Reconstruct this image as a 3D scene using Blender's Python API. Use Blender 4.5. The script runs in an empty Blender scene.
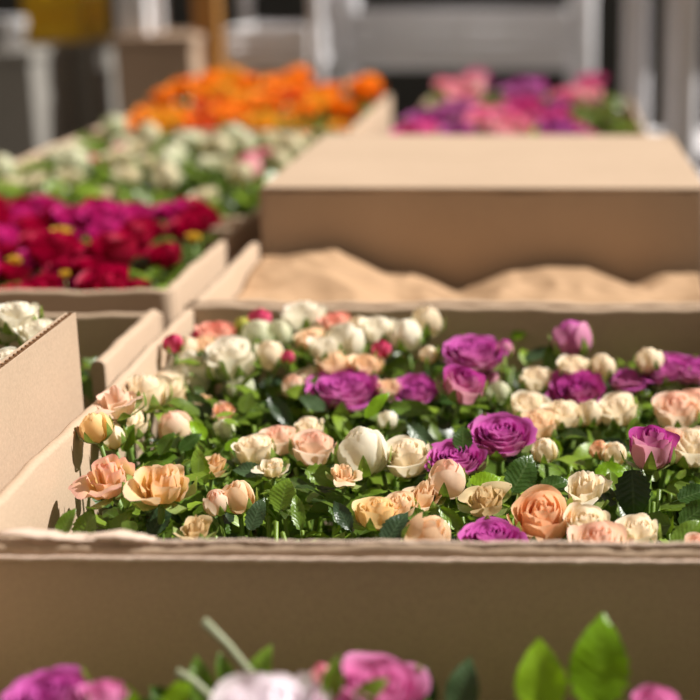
import bpy, math, random
import numpy as np
from mathutils import Vector, Matrix, Quaternion
from mathutils import noise as mnoise

SC = bpy.context.scene
COL = SC.collection
ZR = 1.0            # height of the main box's rim above the floor
PI = math.pi
rnd = random.Random(11)

# ------------------------------------------------------------------ camera
PITCH, YAW = math.radians(15.3), math.radians(0.87)
F, PPX, PPY = 1458.333, 525.0, 350.0
CAMZ = ZR + 0.35
cd = bpy.data.cameras.new('camera')
cam = bpy.data.objects.new('camera', cd)
COL.objects.link(cam)
cam.location = (0, 0, CAMZ)
cam.rotation_euler = (PI/2 - PITCH, 0, YAW)
cd.sensor_fit = 'HORIZONTAL'; cd.sensor_width = 24; cd.lens = 50
cd.shift_x = -(PPX-350)/700
cd.clip_start = .05; cd.clip_end = 60
cd.dof.use_dof = True; cd.dof.focus_distance = 1.09; cd.dof.aperture_fstop = 2.45
SC.camera = cam
CM = cam.rotation_euler.to_matrix()

def ray(px, py):
    return (CM @ Vector(((px-PPX)/F, -(py-PPY)/F, -1)))
def at_z(px, py, z):                 # point of a pixel's line of sight at height z (relative to the rim)
    d = ray(px, py); t = (ZR+z-CAMZ)/d.z
    return Vector((0, 0, CAMZ)) + d*t, t
def at_d(px, py, D):                 # ... at distance D
    d = ray(px, py); t = D/d.y
    return Vector((0, 0, CAMZ)) + d*t, t

# ------------------------------------------------------------------ helpers
def lin(c):
    c = c/255
    return c/12.92 if c <= .04045 else ((c+.055)/1.055)**2.4
def srgb(r, g, b): return (lin(r), lin(g), lin(b), 1)

def tag(o, label=None, cat=None, group=None, kind=None):
    if label: o['label'] = label
    if cat: o['category'] = cat
    if group: o['group'] = group
    if kind: o['kind'] = kind
    return o
def link(name, data, parent=None, mat=None, loc=None):
    o = bpy.data.objects.new(name, data); COL.objects.link(o)
    if parent: o.parent = parent
    if mat and data is not None and len(data.materials) == 0: data.materials.append(mat)
    if loc is not None: o.location = loc
    return o
def empty(name, loc, label, cat, group=None):
    o = bpy.data.objects.new(name, None); COL.objects.link(o)
    o.empty_display_size = .02; o.location = loc
    return tag(o, label, cat, group)
def mesh(name, v, f, smooth=True, pig=None):
    m = bpy.data.meshes.new(name)
    m.from_pydata([tuple(p) for p in np.asarray(v, float)], [], [tuple(int(i) for i in q) for q in f])
    if smooth: m.polygons.foreach_set('use_smooth', [True]*len(m.polygons))
    if pig is not None:
        a = m.color_attributes.new('pig', 'FLOAT_COLOR', 'POINT')
        a.data.foreach_set('color', np.asarray(pig, np.float32).ravel())
    m.update()
    return m
class MB:                            # collects shapes into one mesh
    def __init__(s): s.v = []; s.f = []
    def add(s, v, f):
        b = len(s.v); s.v += [tuple(p) for p in v]; s.f += [tuple(i+b for i in q) for q in f]; return s
    def box(s, x0, y0, z0, x1, y1, z1):
        v = [(x, y, z) for z in (z0, z1) for y in (y0, y1) for x in (x0, x1)]
        return s.add(v, [(0,2,3,1),(4,5,7,6),(0,1,5,4),(2,6,7,3),(0,4,6,2),(1,3,7,5)])
    def tube(s, pts, r, n=6):
        pts = [Vector(p) for p in pts]; V = []; Fc = []
        rr = r if isinstance(r, (list, tuple)) else [r]*len(pts)
        for i, p in enumerate(pts):
            t = (pts[min(i+1, len(pts)-1)]-pts[max(i-1, 0)]).normalized()
            a = t.cross(Vector((0, 1, 0.03)));  a = a if a.length > .1 else t.cross(Vector((1, 0, 0)))
            a.normalize(); b = t.cross(a)
            for k in range(n):
                w = 2*PI*k/n; V.append(p + (a*math.cos(w)+b*math.sin(w))*rr[i])
        for i in range(len(pts)-1):
            for k in range(n):
                Fc.append((i*n+k, i*n+(k+1) % n, (i+1)*n+(k+1) % n, (i+1)*n+k))
        Fc.append(tuple(range(n-1, -1, -1))); Fc.append(tuple((len(pts)-1)*n+k for k in range(n)))
        return s.add(V, Fc)
    def lathe(s, prof, c=(0, 0, 0), n=20):
        V = []; Fc = []
        for r, z in prof:
            for k in range(n):
                V.append((c[0]+r*math.cos(2*PI*k/n), c[1]+r*math.sin(2*PI*k/n), c[2]+z))
        for i in range(len(prof)-1):
            for k in range(n):
                Fc.append((i*n+k, i*n+(k+1) % n, (i+1)*n+(k+1) % n, (i+1)*n+k))
        return s.add(V, Fc)
    def build(s, name, mat, parent=None, smooth=False, bevel=0, loc=None):
        m = mesh(name, s.v, s.f, smooth)
        o = link(name, m, parent, mat, loc)
        if bevel:
            b = o.modifiers.new('bevel', 'BEVEL'); b.width = bevel; b.segments = 2; b.limit_method = 'ANGLE'
        return o

# ------------------------------------------------------------------ materials
def new_mat(name):
    m = bpy.data.materials.new(name); m.use_nodes = True
    nt = m.node_tree; nt.nodes.clear()
    out = nt.nodes.new('ShaderNodeOutputMaterial')
    return m, nt, out
def N(nt, typ, **kw):
    n = nt.nodes.new(typ)
    for k, v in kw.items(): setattr(n, k, v)
    return n
def mix_rgb(nt, fac, a, b, blend='MIX'):
    n = N(nt, 'ShaderNodeMix', data_type='RGBA', blend_type=blend)
    for sock, val in ((n.inputs[0], fac), (n.inputs[6], a), (n.inputs[7], b)):
        if hasattr(val, 'is_linked'): nt.links.new(val, sock)
        else: sock.default_value = val
    return n.outputs[2]

def plain(name, col, rough=.6, metal=0., var=.12, scale=6):
    m, nt, out = new_mat(name)
    p = N(nt, 'ShaderNodeBsdfPrincipled')
    p.inputs['Roughness'].default_value = rough; p.inputs['Metallic'].default_value = metal
    tc = N(nt, 'ShaderNodeTexCoord'); no = N(nt, 'ShaderNodeTexNoise'); no.inputs['Scale'].default_value = scale
    no.inputs['Detail'].default_value = 5
    nt.links.new(tc.outputs['Object'], no.inputs['Vector'])
    dark = tuple(c*(1-var*2) for c in col[:3])+(1,); light = tuple(min(1, c*(1+var)) for c in col[:3])+(1,)
    nt.links.new(mix_rgb(nt, no.outputs['Fac'], dark, light), p.inputs['Base Color'])
    nt.links.new(p.outputs[0], out.inputs[0])
    return m

def cardboard(name, col, stripes=True, bump=.25):
    m, nt, out = new_mat(name)
    p = N(nt, 'ShaderNodeBsdfPrincipled')
    p.inputs['Roughness'].default_value = .75; p.inputs['Specular IOR Level'].default_value = .25
    tc = N(nt, 'ShaderNodeTexCoord')
    fine = N(nt, 'ShaderNodeTexNoise'); fine.inputs['Scale'].default_value = 420; fine.inputs['Detail'].default_value = 3
    big = N(nt, 'ShaderNodeTexNoise'); big.inputs['Scale'].default_value = 9; big.inputs['Detail'].default_value = 4
    mp = N(nt, 'ShaderNodeMapping'); mp.inputs['Scale'].default_value = (60, 60, 900)
    fib = N(nt, 'ShaderNodeTexNoise'); fib.inputs['Scale'].default_value = 1.0; fib.inputs['Detail'].default_value = 2
    for n in (fine, big): nt.links.new(tc.outputs['Object'], n.inputs['Vector'])
    nt.links.new(tc.outputs['Object'], mp.inputs['Vector']); nt.links.new(mp.outputs[0], fib.inputs['Vector'])
    c1 = mix_rgb(nt, fine.outputs['Fac'], tuple(c*.80 for c in col[:3])+(1,), tuple(c*1.12 for c in col[:3])+(1,))
    c2 = mix_rgb(nt, big.outputs['Fac'], (.90, .88, .86, 1), (1.06, 1.05, 1.05, 1))
    c3 = mix_rgb(nt, 1.0, c1, c2, 'MULTIPLY')
    c4 = mix_rgb(nt, fib.outputs['Fac'], (.95, .94, .93, 1), (1.04, 1.04, 1.04, 1))
    c5 = mix_rgb(nt, 1.0, c3, c4, 'MULTIPLY')
    nt.links.new(c5, p.inputs['Base Color'])
    b = N(nt, 'ShaderNodeBump'); b.inputs['Strength'].default_value = bump; b.inputs['Distance'].default_value = .0006
    nt.links.new(fine.outputs['Fac'], b.inputs['Height']); nt.links.new(b.outputs[0], p.inputs['Normal'])
    nt.links.new(p.outputs[0], out.inputs[0])
    return m

def petal_mat(name, base, mid, tip, outside, trans=.42):
    """pigment runs from the petal's claw to its edge; the outside of the outer petals has a colour of its own"""
    m, nt, out = new_mat(name)
    at = N(nt, 'ShaderNodeAttribute', attribute_name='pig')
    sep = N(nt, 'ShaderNodeSeparateColor'); nt.links.new(at.outputs['Color'], sep.inputs[0])
    rp = N(nt, 'ShaderNodeValToRGB')
    e = rp.color_ramp.elements
    e[0].position = .05; e[0].color = base; e[1].position = 1; e[1].color = tip
    x = e.new(.6); x.color = mid
    nt.links.new(sep.outputs[0], rp.inputs[0])
    geo = N(nt, 'ShaderNodeNewGeometry')
    lt = N(nt, 'ShaderNodeMath', operation='SUBTRACT'); lt.inputs[0].default_value = 1
    nt.links.new(geo.outputs['Backfacing'], lt.inputs[1])
    mu = N(nt, 'ShaderNodeMath', operation='MULTIPLY'); nt.links.new(lt.outputs[0], mu.inputs[0])
    pw = N(nt, 'ShaderNodeMath', operation='POWER'); nt.links.new(sep.outputs[1], pw.inputs[0]); pw.inputs[1].default_value = 1.6
    nt.links.new(pw.outputs[0], mu.inputs[1])
    c = mix_rgb(nt, mu.outputs[0], rp.outputs[0], outside)
    tc = N(nt, 'ShaderNodeTexCoord'); no = N(nt, 'ShaderNodeTexNoise'); no.inputs['Scale'].default_value = 5; no.inputs['Detail'].default_value = 6
    nt.links.new(tc.outputs['Object'], no.inputs['Vector'])
    c = mix_rgb(nt, 1.0, c, mix_rgb(nt, no.outputs['Fac'], (.94, .91, .88, 1), (1.06, 1.06, 1.06, 1)), 'MULTIPLY')
    c = mix_rgb(nt, 1.0, c, mix_rgb(nt, sep.outputs[2], (.95, .94, .93, 1), (1.03, 1.03, 1.03, 1)), 'MULTIPLY')
    p = N(nt, 'ShaderNodeBsdfPrincipled'); p.inputs['Roughness'].default_value = .55; p.inputs['Specular IOR Level'].default_value = .25
    nt.links.new(c, p.inputs['Base Color'])
    t = N(nt, 'ShaderNodeBsdfTranslucent'); nt.links.new(c, t.inputs['Color'])
    ms = N(nt, 'ShaderNodeMixShader'); ms.inputs[0].default_value = trans
    nt.links.new(p.outputs[0], ms.inputs[1]); nt.links.new(t.outputs[0], ms.inputs[2])
    nt.links.new(ms.outputs[0], out.inputs[0])
    return m

def leaf_mat(name, dark, light, back, trans=.3, rough=.33, random_from='OBJ'):
    m, nt, out = new_mat(name)
    at = N(nt, 'ShaderNodeAttribute', attribute_name='pig'); sp = N(nt, 'ShaderNodeSeparateColor')
    nt.links.new(at.outputs['Color'], sp.inputs[0])
    if random_from == 'OBJ':
        oi = N(nt, 'ShaderNodeObjectInfo'); r = oi.outputs['Random']
    else:
        r = sp.outputs[2]
    def M_(op, a, b):
        n = N(nt, 'ShaderNodeMath', operation=op)
        for i, x in enumerate((a, b)):
            if hasattr(x, 'is_linked'): nt.links.new(x, n.inputs[i])
            else: n.inputs[i].default_value = x
        return n.outputs[0]
    side = M_('SINE', M_('MULTIPLY', M_('SUBTRACT', sp.outputs[1], M_('MULTIPLY', sp.outputs[0], .22)), 52.), 0)
    vein = M_('MAXIMUM', M_('MULTIPLY', M_('GREATER_THAN', side, .86), .35), M_('LESS_THAN', sp.outputs[0], .07))
    c = mix_rgb(nt, r, dark, light)
    geo = N(nt, 'ShaderNodeNewGeometry')
    c = mix_rgb(nt, geo.outputs['Backfacing'], c, mix_rgb(nt, .45, c, back))
    c = mix_rgb(nt, M_('MULTIPLY', vein, .14), c, back)
    tc = N(nt, 'ShaderNodeTexCoord'); no = N(nt, 'ShaderNodeTexNoise'); no.inputs['Scale'].default_value = 4 if random_from == 'OBJ' else 60
    no.inputs['Detail'].default_value = 5
    nt.links.new(tc.outputs['Object'], no.inputs['Vector'])
    c = mix_rgb(nt, 1.0, c, mix_rgb(nt, no.outputs['Fac'], (.7, .72, .7, 1), (1.2, 1.2, 1.15, 1)), 'MULTIPLY')
    p = N(nt, 'ShaderNodeBsdfPrincipled'); p.inputs['Roughness'].default_value = rough; p.inputs['Specular IOR Level'].default_value = .45
    nt.links.new(c, p.inputs['Base Color'])
    bm = N(nt, 'ShaderNodeBump'); bm.inputs['Strength'].default_value = .12; bm.inputs['Distance'].default_value = .02 if random_from == 'OBJ' else .0008
    nt.links.new(M_('ADD', M_('MULTIPLY', side, .35), M_('MULTIPLY', no.outputs['Fac'], 4.)), bm.inputs['Height']); nt.links.new(bm.outputs[0], p.inputs['Normal'])
    t = N(nt, 'ShaderNodeBsdfTranslucent'); nt.links.new(mix_rgb(nt, 1.0, c, (1.5, 1.6, .6, 1), 'MULTIPLY'), t.inputs['Color'])
    ms = N(nt, 'ShaderNodeMixShader'); ms.inputs[0].default_value = trans
    nt.links.new(p.outputs[0], ms.inputs[1]); nt.links.new(t.outputs[0], ms.inputs[2])
    nt.links.new(ms.outputs[0], out.inputs[0])
    return m

KRAFT = cardboard('kraft_cardboard', srgb(194, 171, 148))
KRAFT_CORE = cardboard('cardboard_core', srgb(160, 124, 92))
KRAFT_TORN = cardboard('torn_cardboard', srgb(222, 200, 184), bump=.6)
PAPER = cardboard('kraft_paper', srgb(184, 152, 120))
S = srgb
PM = {k: petal_mat('petal_'+k, *v) for k, v in {
    'white':  (S(215,222,160), S(250,246,228), S(254,250,240), S(252,248,232)),
    'greenwhite': (S(170,190,130), S(226,230,202), S(244,242,224), S(222,228,198)),
    'cream':  (S(236,214,140), S(253,240,208), S(255,246,230), S(254,243,218)),
    'yellow': (S(232,190,90), S(250,220,150), S(252,230,186), S(252,222,164)),
    'peach':  (S(244,178,110), S(252,218,174), S(253,232,204), S(252,226,192)),
    'deeppeach': (S(242,150,80), S(250,194,140), S(252,214,178), S(251,212,176)),
    'blush':  (S(246,206,150), S(253,230,202), S(252,216,200), S(253,234,212)),
    'coral':  (S(250,208,156), S(250,194,170), S(248,176,164), S(252,208,186)),
    'hotpink': (S(220,150,120), S(222,70,120), S(214,50,110), S(232,100,140)),
    'violet': (S(156,24,116), S(190,58,160), S(214,106,194), S(230,158,196)),
    'violetpink': (S(225,165,160), S(208,96,168), S(196,72,170), S(236,176,192)),
    'faded':  (S(220,160,60), S(246,216,150), S(248,216,184), S(248,222,186)),
    'fadedpink': (S(232,186,80), S(250,218,150), S(246,192,180), S(250,208,190)),
    'greenbud': (S(140,160,60), S(190,190,80), S(214,208,110), S(180,190,90)),
    'beige':  (S(190,160,90), S(226,200,150), S(232,210,170), S(230,205,160)),
    'crimson': (S(80,0,25), S(165,0,50), S(190,10,70), S(160,5,50)),
    'magenta': (S(120,0,60), S(190,20,110), S(215,50,145), S(200,40,130)),
    'gold':   (S(200,140,20), S(225,185,50), S(235,205,90), S(225,190,60)),
    'orange': (S(232,100,0), S(252,142,12), S(254,172,56), S(250,134,14)),
    'amber':  (S(220,150,20), S(244,178,40), S(246,190,70), S(240,170,40)),
    'vermilion': (S(190,50,10), S(226,84,20), S(236,110,60), S(228,84,30)),
    'ivory':  (S(190,200,130), S(228,220,190), S(240,232,208), S(226,222,188)),
    'softpink': (S(236,206,160), S(244,176,192), S(238,124,172), S(244,190,190)),
    'rosepink': (S(200,100,130), S(222,90,160), S(214,70,150), S(226,120,170)),
    'mauve':  (S(140,40,110), S(175,70,150), S(180,90,165), S(190,110,170)),
    'lilacpink': (S(200,120,160), S(222,118,184), S(234,150,204), S(238,172,212)),
    'lilacwhite': (S(232,214,232), S(250,244,252), S(252,246,253), S(246,236,248)),
}.items()}
LEAF = leaf_mat('rose_leaf', srgb(52, 84, 30), srgb(122, 152, 48), srgb(150, 172, 120))
LEAF_DARK = leaf_mat('dark_leaf', srgb(40, 62, 40), srgb(66, 88, 56), srgb(130, 150, 120), trans=.12)
LEAF_BRIGHT = leaf_mat('bright_leaf', srgb(130, 176, 30), srgb(150, 190, 40), srgb(160, 190, 80), trans=.45)
LEAF_MASS = leaf_mat('foliage_leaf', srgb(26, 48, 18), srgb(142, 170, 54), srgb(150, 172, 125), random_from='PIG')
STEM = plain('green_stem', srgb(112, 142, 62), .5, 0, .15, 30)
TWIG = plain('grey_green_twig', srgb(150, 156, 126), .6, 0, .15, 30)
CALYX = leaf_mat('calyx_green', srgb(92, 122, 48), srgb(126, 150, 66), srgb(165, 180, 120), trans=.2)

# ------------------------------------------------------------------ bloom meshes
def bez(p, v):
    p = [np.array(q, float) for q in p]
    v = v[..., None]
    return (1-v)**3*p[0] + 3*(1-v)**2*v*p[1] + 3*(1-v)*v*v*p[2] + v**3*p[3]
def petal(phi, A, prof, curl, ruf, spiral, edge, rs, nu=8, nv=7):
    u, v = np.meshgrid(np.linspace(-1, 1, nu+1), np.linspace(0, 1, nv+1))
    ve = v*(1-.10*u*u - .02*np.cos(3*u+rs.uniform(0, 6)))
    rz = bez(prof, ve); r, z = rz[..., 0], rz[..., 1]
    k = np.clip((ve-.66)/.34, 0, 1)**2
    r = r + curl*k; z = z - .55*abs(curl)*k*(1 if curl > 0 else .2)
    w = np.maximum(.28, v**.5*(1-.34*np.clip((v-.6)/.4, 0, 1)**2.6))
    r = r + spiral*u*(.3+.7*v) + edge*u*u*v
    a1, a2, k1, k2 = rs.uniform(0, 6), rs.uniform(0, 6), rs.uniform(2, 4), rs.uniform(4, 7)
    wob = ruf*v**1.5*(np.sin(k1*u+a1)*.6+np.sin(k2*u+a2)*.4)
    r = np.maximum(.015, r+wob); z = z+.6*wob*np.sin(a1*3)
    f = phi+u*A*w
    P = np.stack([r*np.cos(f), r*np.sin(f), z], -1).reshape(-1, 3)
    n = nu+1
    Fc = [(j*n+i, j*n+i+1, (j+1)*n+i+1, (j+1)*n+i) for j in range(nv) for i in range(nu)]
    return P, Fc, v.ravel()
HEIGHT = {}
def bloom_arrays(kind, seed):
    rs = np.random.RandomState(seed)
    V = []; Fc = []; pig = []; phi = rs.uniform(0, 6)
    n = {'bud': 10, 'half': 24, 'open': 44, 'wilted': 15}[kind]
    for i in range(n):
        s = (i+1)/n; phi += 2.39996+rs.uniform(-.2, .2); j = lambda a: 1+rs.uniform(-a, a)
        if kind == 'bud':
            rb = (.22+.74*s); rt = rb*(.40+.22*s**3); h = 1.95*(1-.10*s)*j(.04)
            pr = [(.03, 0), (rb*1.30, .0), (rb*1.32, h*.72), (rt, h)]
            P = petal(phi, 1.7-.62*s, pr, .12*s**5*j(.6), .015+.02*s, .06*(1-s), .02*s, rs)
        elif kind == 'half':
            rb = .08+.86*s; rt = rb*(.70+.38*s*s*s)*j(.05); h = (1.42-.10*s-.10*s**3)*j(.04)
            pr = [(.03, .1*(1-s)), (rb*1.36, .0+.15*(1-s)), (rb*1.16, h*.66), (rt, h)]
            P = petal(phi, 1.6-.62*s, pr, .26*s**3*j(.5), .02+.03*s, .09*(1-s), .03*s, rs)
        elif kind == 'open':
            rb = .05+.84*s**.85; rt = rb*(.86+.30*s**2)*j(.06); h = (1.02-.10*(1-s)-.12*s-.22*s**4)*j(.05)
            pr = [(.03, .25*(1-s)), (rb*1.25, .02+.30*(1-s)), (rb*1.06, h*.62), (rt, h)]
            P = petal(phi, 1.45-.72*s, pr, (.05+.20*s*s)*j(.5), .025+.03*s, .10*(1-s), .03, rs)
        else:
            rb = (.14+.66*s)*j(.16); rt = rb*(.62+.62*s*s)*j(.2); h = (1.25-.42*s*s)*j(.16)
            pr = [(.03, 0), (rb*1.25, .0), (rb*1.15, h*.65), (rt, h)]
            P = petal(phi, 1.45-.50*s, pr, (.34*s*s)*j(1.0), .05+.07*s, .1*(1-s), .08*rs.uniform(-1, 1), rs)
        b = sum(len(q) for q in V)
        V.append(P[0]); Fc += [tuple(k+b for k in q) for q in P[1]]
        c = np.zeros((len(P[0]), 4)); c[:, 0] = P[2]; c[:, 1] = s; c[:, 2] = rs.uniform(); c[:, 3] = 1
        pig.append(c)
    V = np.concatenate(V); pig = np.concatenate(pig)
    rr = np.percentile(np.hypot(V[:, 0], V[:, 1]), 98)
    V[:, :2] /= rr
    if kind == 'wilted':
        V[:, 0] += .25*V[:, 2]*math.sin(seed); V[:, 2] *= .95
    HEIGHT[kind] = float(np.percentile(V[:, 2], 97))
    return V, Fc, pig
ARR = {(k, i): bloom_arrays(k, 100*i+len(k)) for k in ('bud', 'half', 'open', 'wilted') for i in range(5)}
_bm = {}
def bloom_mesh(kind, var, col):
    key = (kind, var, col)
    if key not in _bm:
        V, Fc, pig = ARR[(kind, var)]
        m = mesh('bloom', V, Fc, True, pig); m.materials.append(PM[col]); _bm[key] = m
    return _bm[key]

def leaf_arrays(seed, serr=.07, nv=16, petiole=.16):
    rs = np.random.RandomState(seed)
    W = rs.uniform(.56, .70); fold = rs.uniform(.15, .4); arch = rs.uniform(.05, .3); tw = rs.uniform(-.15, .15)
    V = []; Fc = []; G = []
    us = (-1, -.5, 0, .5, 1)
    for j in range(nv+1):
        v = j/nv
        hw = W/2*max(.02, math.sin(PI*min(1, v**.82)))**.75
        if 0 < j < nv: hw *= 1+(serr if j % 2 else -serr)
        for u in us:
            x = u*hw
            V.append((x, v-(.035 if (j % 2 and abs(u) == 1) else 0), fold*abs(x)+.03*math.cos(9*v)*abs(u)-arch*v*v+tw*u*v*.4)); G.append((abs(u), v, .5, 1))
    for j in range(nv):
        for i in range(4):
            Fc.append((j*5+i, j*5+i+1, (j+1)*5+i+1, (j+1)*5+i))
    if petiole:
        b = len(V); w = .014
        V += [(-w, -petiole, -.02), (w, -petiole, -.02), (0, -petiole, .012), (-w, .02, 0), (w, .02, 0), (0, .02, .02)]
        Fc += [(b, b+1, b+4, b+3), (b+1, b+2, b+5, b+4), (b+2, b, b+3, b+5)]; G += [(0, 0, .5, 1)]*6
    return np.array(V, float), Fc, np.array(G, float)
LARR = [leaf_arrays(i) for i in range(5)]
LSIMPLE = [leaf_arrays(10+i, .05, 8, 0) for i in range(4)]
_lm = {}
def leaf_mesh(i, mat):
    key = (i, mat.name)
    if key not in _lm:
        V_, F_, G_ = LARR[i]; m = mesh('leaf', V_, F_, True, G_); m.materials.append(mat); _lm[key] = m
    return _lm[key]

def calyx_mesh(kind):
    mb = MB()
    mb.lathe([(.02, -.30), (.13, -.28), (.21, -.16), (.22, -.02), (.16, .06), (.02, .08)], n=12)
    rs = random.Random(len(kind))
    L = {'bud': 1.35, 'half': 1.0, 'open': .8, 'wilted': .9}[kind]
    R = {'bud': 1.10, 'half': 1.12, 'open': 1.12, 'wilted': 1.15}[kind]
    for k in range(5):
        a = 2*PI*k/5+rs.uniform(-.15, .15); V = []; Fc = []
        flop = rs.uniform(-.15, .35) if kind != 'bud' else rs.uniform(-.05, .12)
        for j in range(9):
            v = j/8
            r = .17+(R-.17)*min(1, 1.9*v)**.8 + flop*v*v*.9; z = -.02+L*v**1.35 - max(0, flop)*1.2*v*v
            w = .30*math.sin(PI*min(1, .16+.84*v))**.9*(1-.2*v)+.012
            for u in (-1, 0, 1):
                t = a+u*w/max(.3, r); rr = r+.03*(1-abs(u))
                V.append((rr*math.cos(t), rr*math.sin(t), z))
        for j in range(8):
            for i in range(2):
                Fc.append((j*3+i, j*3+i+1, (j+1)*3+i+1, (j+1)*3+i))
        mb.add(V, Fc)
    m = mesh('calyx', mb.v, mb.f); m.materials.append(CALYX); return m
CALYXM = {k: calyx_mesh(k) for k in ('bud', 'half', 'open', 'wilted')}

def place_leaf(parent, base, tip_dir, normal, size, mat, var, width=1.0):
    y = Vector(tip_dir).normalized(); z = Vector(normal); z = (z-y*z.dot(y)).normalized(); x = y.cross(z)
    M = Matrix((x*size*width, y*size, z*size)).transposed().to_4x4()
    M.translation = base
    o = link('leaf', leaf_mesh(var, mat), parent); o.matrix_local = M
    return o

# ------------------------------------------------------------------ cut roses
ROSES = []
def rose(px, py, w, kind, col, label, lean=None, toward=None, z=-.04, group=None, bottom=-.212, nleaf=3, pos=None,
         lim=None, name='spray_rose', leafmat=None, hscale=1.0):
    """px, py: where its head sits; w: its width there in pixels"""
    P, t = pos if pos else at_z(px, py, z)
    if lim and not pos:
        far = lim[3]-.025-.0022*min(40, max(0, py-318))
        if P.y > far: P, t = at_d(px, py, far)
        if P.x < lim[0]:
            d = ray(px, py); t = lim[0]/d.x; P = Vector((0, 0, CAMZ))+d*t
    rad = .5*w*t/F*1.04
    h = HEIGHT[kind]*rad*hscale
    lean = rnd.uniform(-.22, .22) if lean is None else lean
    toward = rnd.uniform(.02, .30) if toward is None else toward
    ax = Vector((lean, -toward, 1)).normalized()
    base = P-ax*h*.5
    root = empty(name, (P.x, P.y, ZR+bottom), label, 'rose', group)
    inv = -root.location
    q = Vector((0, 0, 1)).rotation_difference(ax) @ Quaternion((0, 0, 1), rnd.uniform(0, 6.28))
    M = Matrix.Translation(base+inv) @ q.to_matrix().to_4x4() @ Matrix.Diagonal((rad, rad, rad*hscale, 1))
    var = rnd.randrange(5)
    b = link('bloom', bloom_mesh(kind, var, col), root); b.matrix_local = M
    c = link('calyx', CALYXM[kind], root); c.matrix_local = M
    # stem
    s0 = base-ax*rad*.2; foot = Vector((P.x+rnd.uniform(-.03, .03), P.y+rnd.uniform(-.02, .04), ZR+bottom))
    if lim:
        foot.x = min(max(foot.x, lim[0]), lim[1]); foot.y = min(max(foot.y, lim[2]), lim[3])
    pts = []
    L = (s0-foot).length
    for i in range(8):
        a = i/7
        p1 = s0-ax*L*.4
        pts.append((1-a)**2*s0+2*(1-a)*a*p1+a*a*foot+inv)
    mb = MB().tube(pts, [.0026*(1-.15*i/7)*min(1.3, max(.7, rad/.02)) for i in range(8)], 7)
    mb.build('stem', STEM, root, True)
    for k in range(nleaf):
        sp = pts[1+k % 3]*(.6)+pts[2+k % 3]*.4
        a = rnd.uniform(0, 6.28); size = rnd.uniform(.024, .042)
        d = Vector((math.cos(a), math.sin(a), rnd.uniform(.0, .8)))
        if lim:   # keep the blade inside its box
            e = sp-inv+d.normalized()*size*1.25
            if not (lim[0]-.02 < e.x < lim[1]+.02): d.x = -d.x
            if not (lim[2]-.02 < e.y < lim[3]+.02): d.y = -d.y
        nrm = Vector((rnd.uniform(-.5, .5), rnd.uniform(-.7, .1), 1))
        place_leaf(root, sp+d.normalized()*size*.16, d, nrm, size, leafmat or (LEAF if rnd.random() < .8 else LEAF_DARK), rnd.randrange(5), rnd.uniform(.85, 1.1))
    ROSES.append((root, px, py, pts))
    return root

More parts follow.
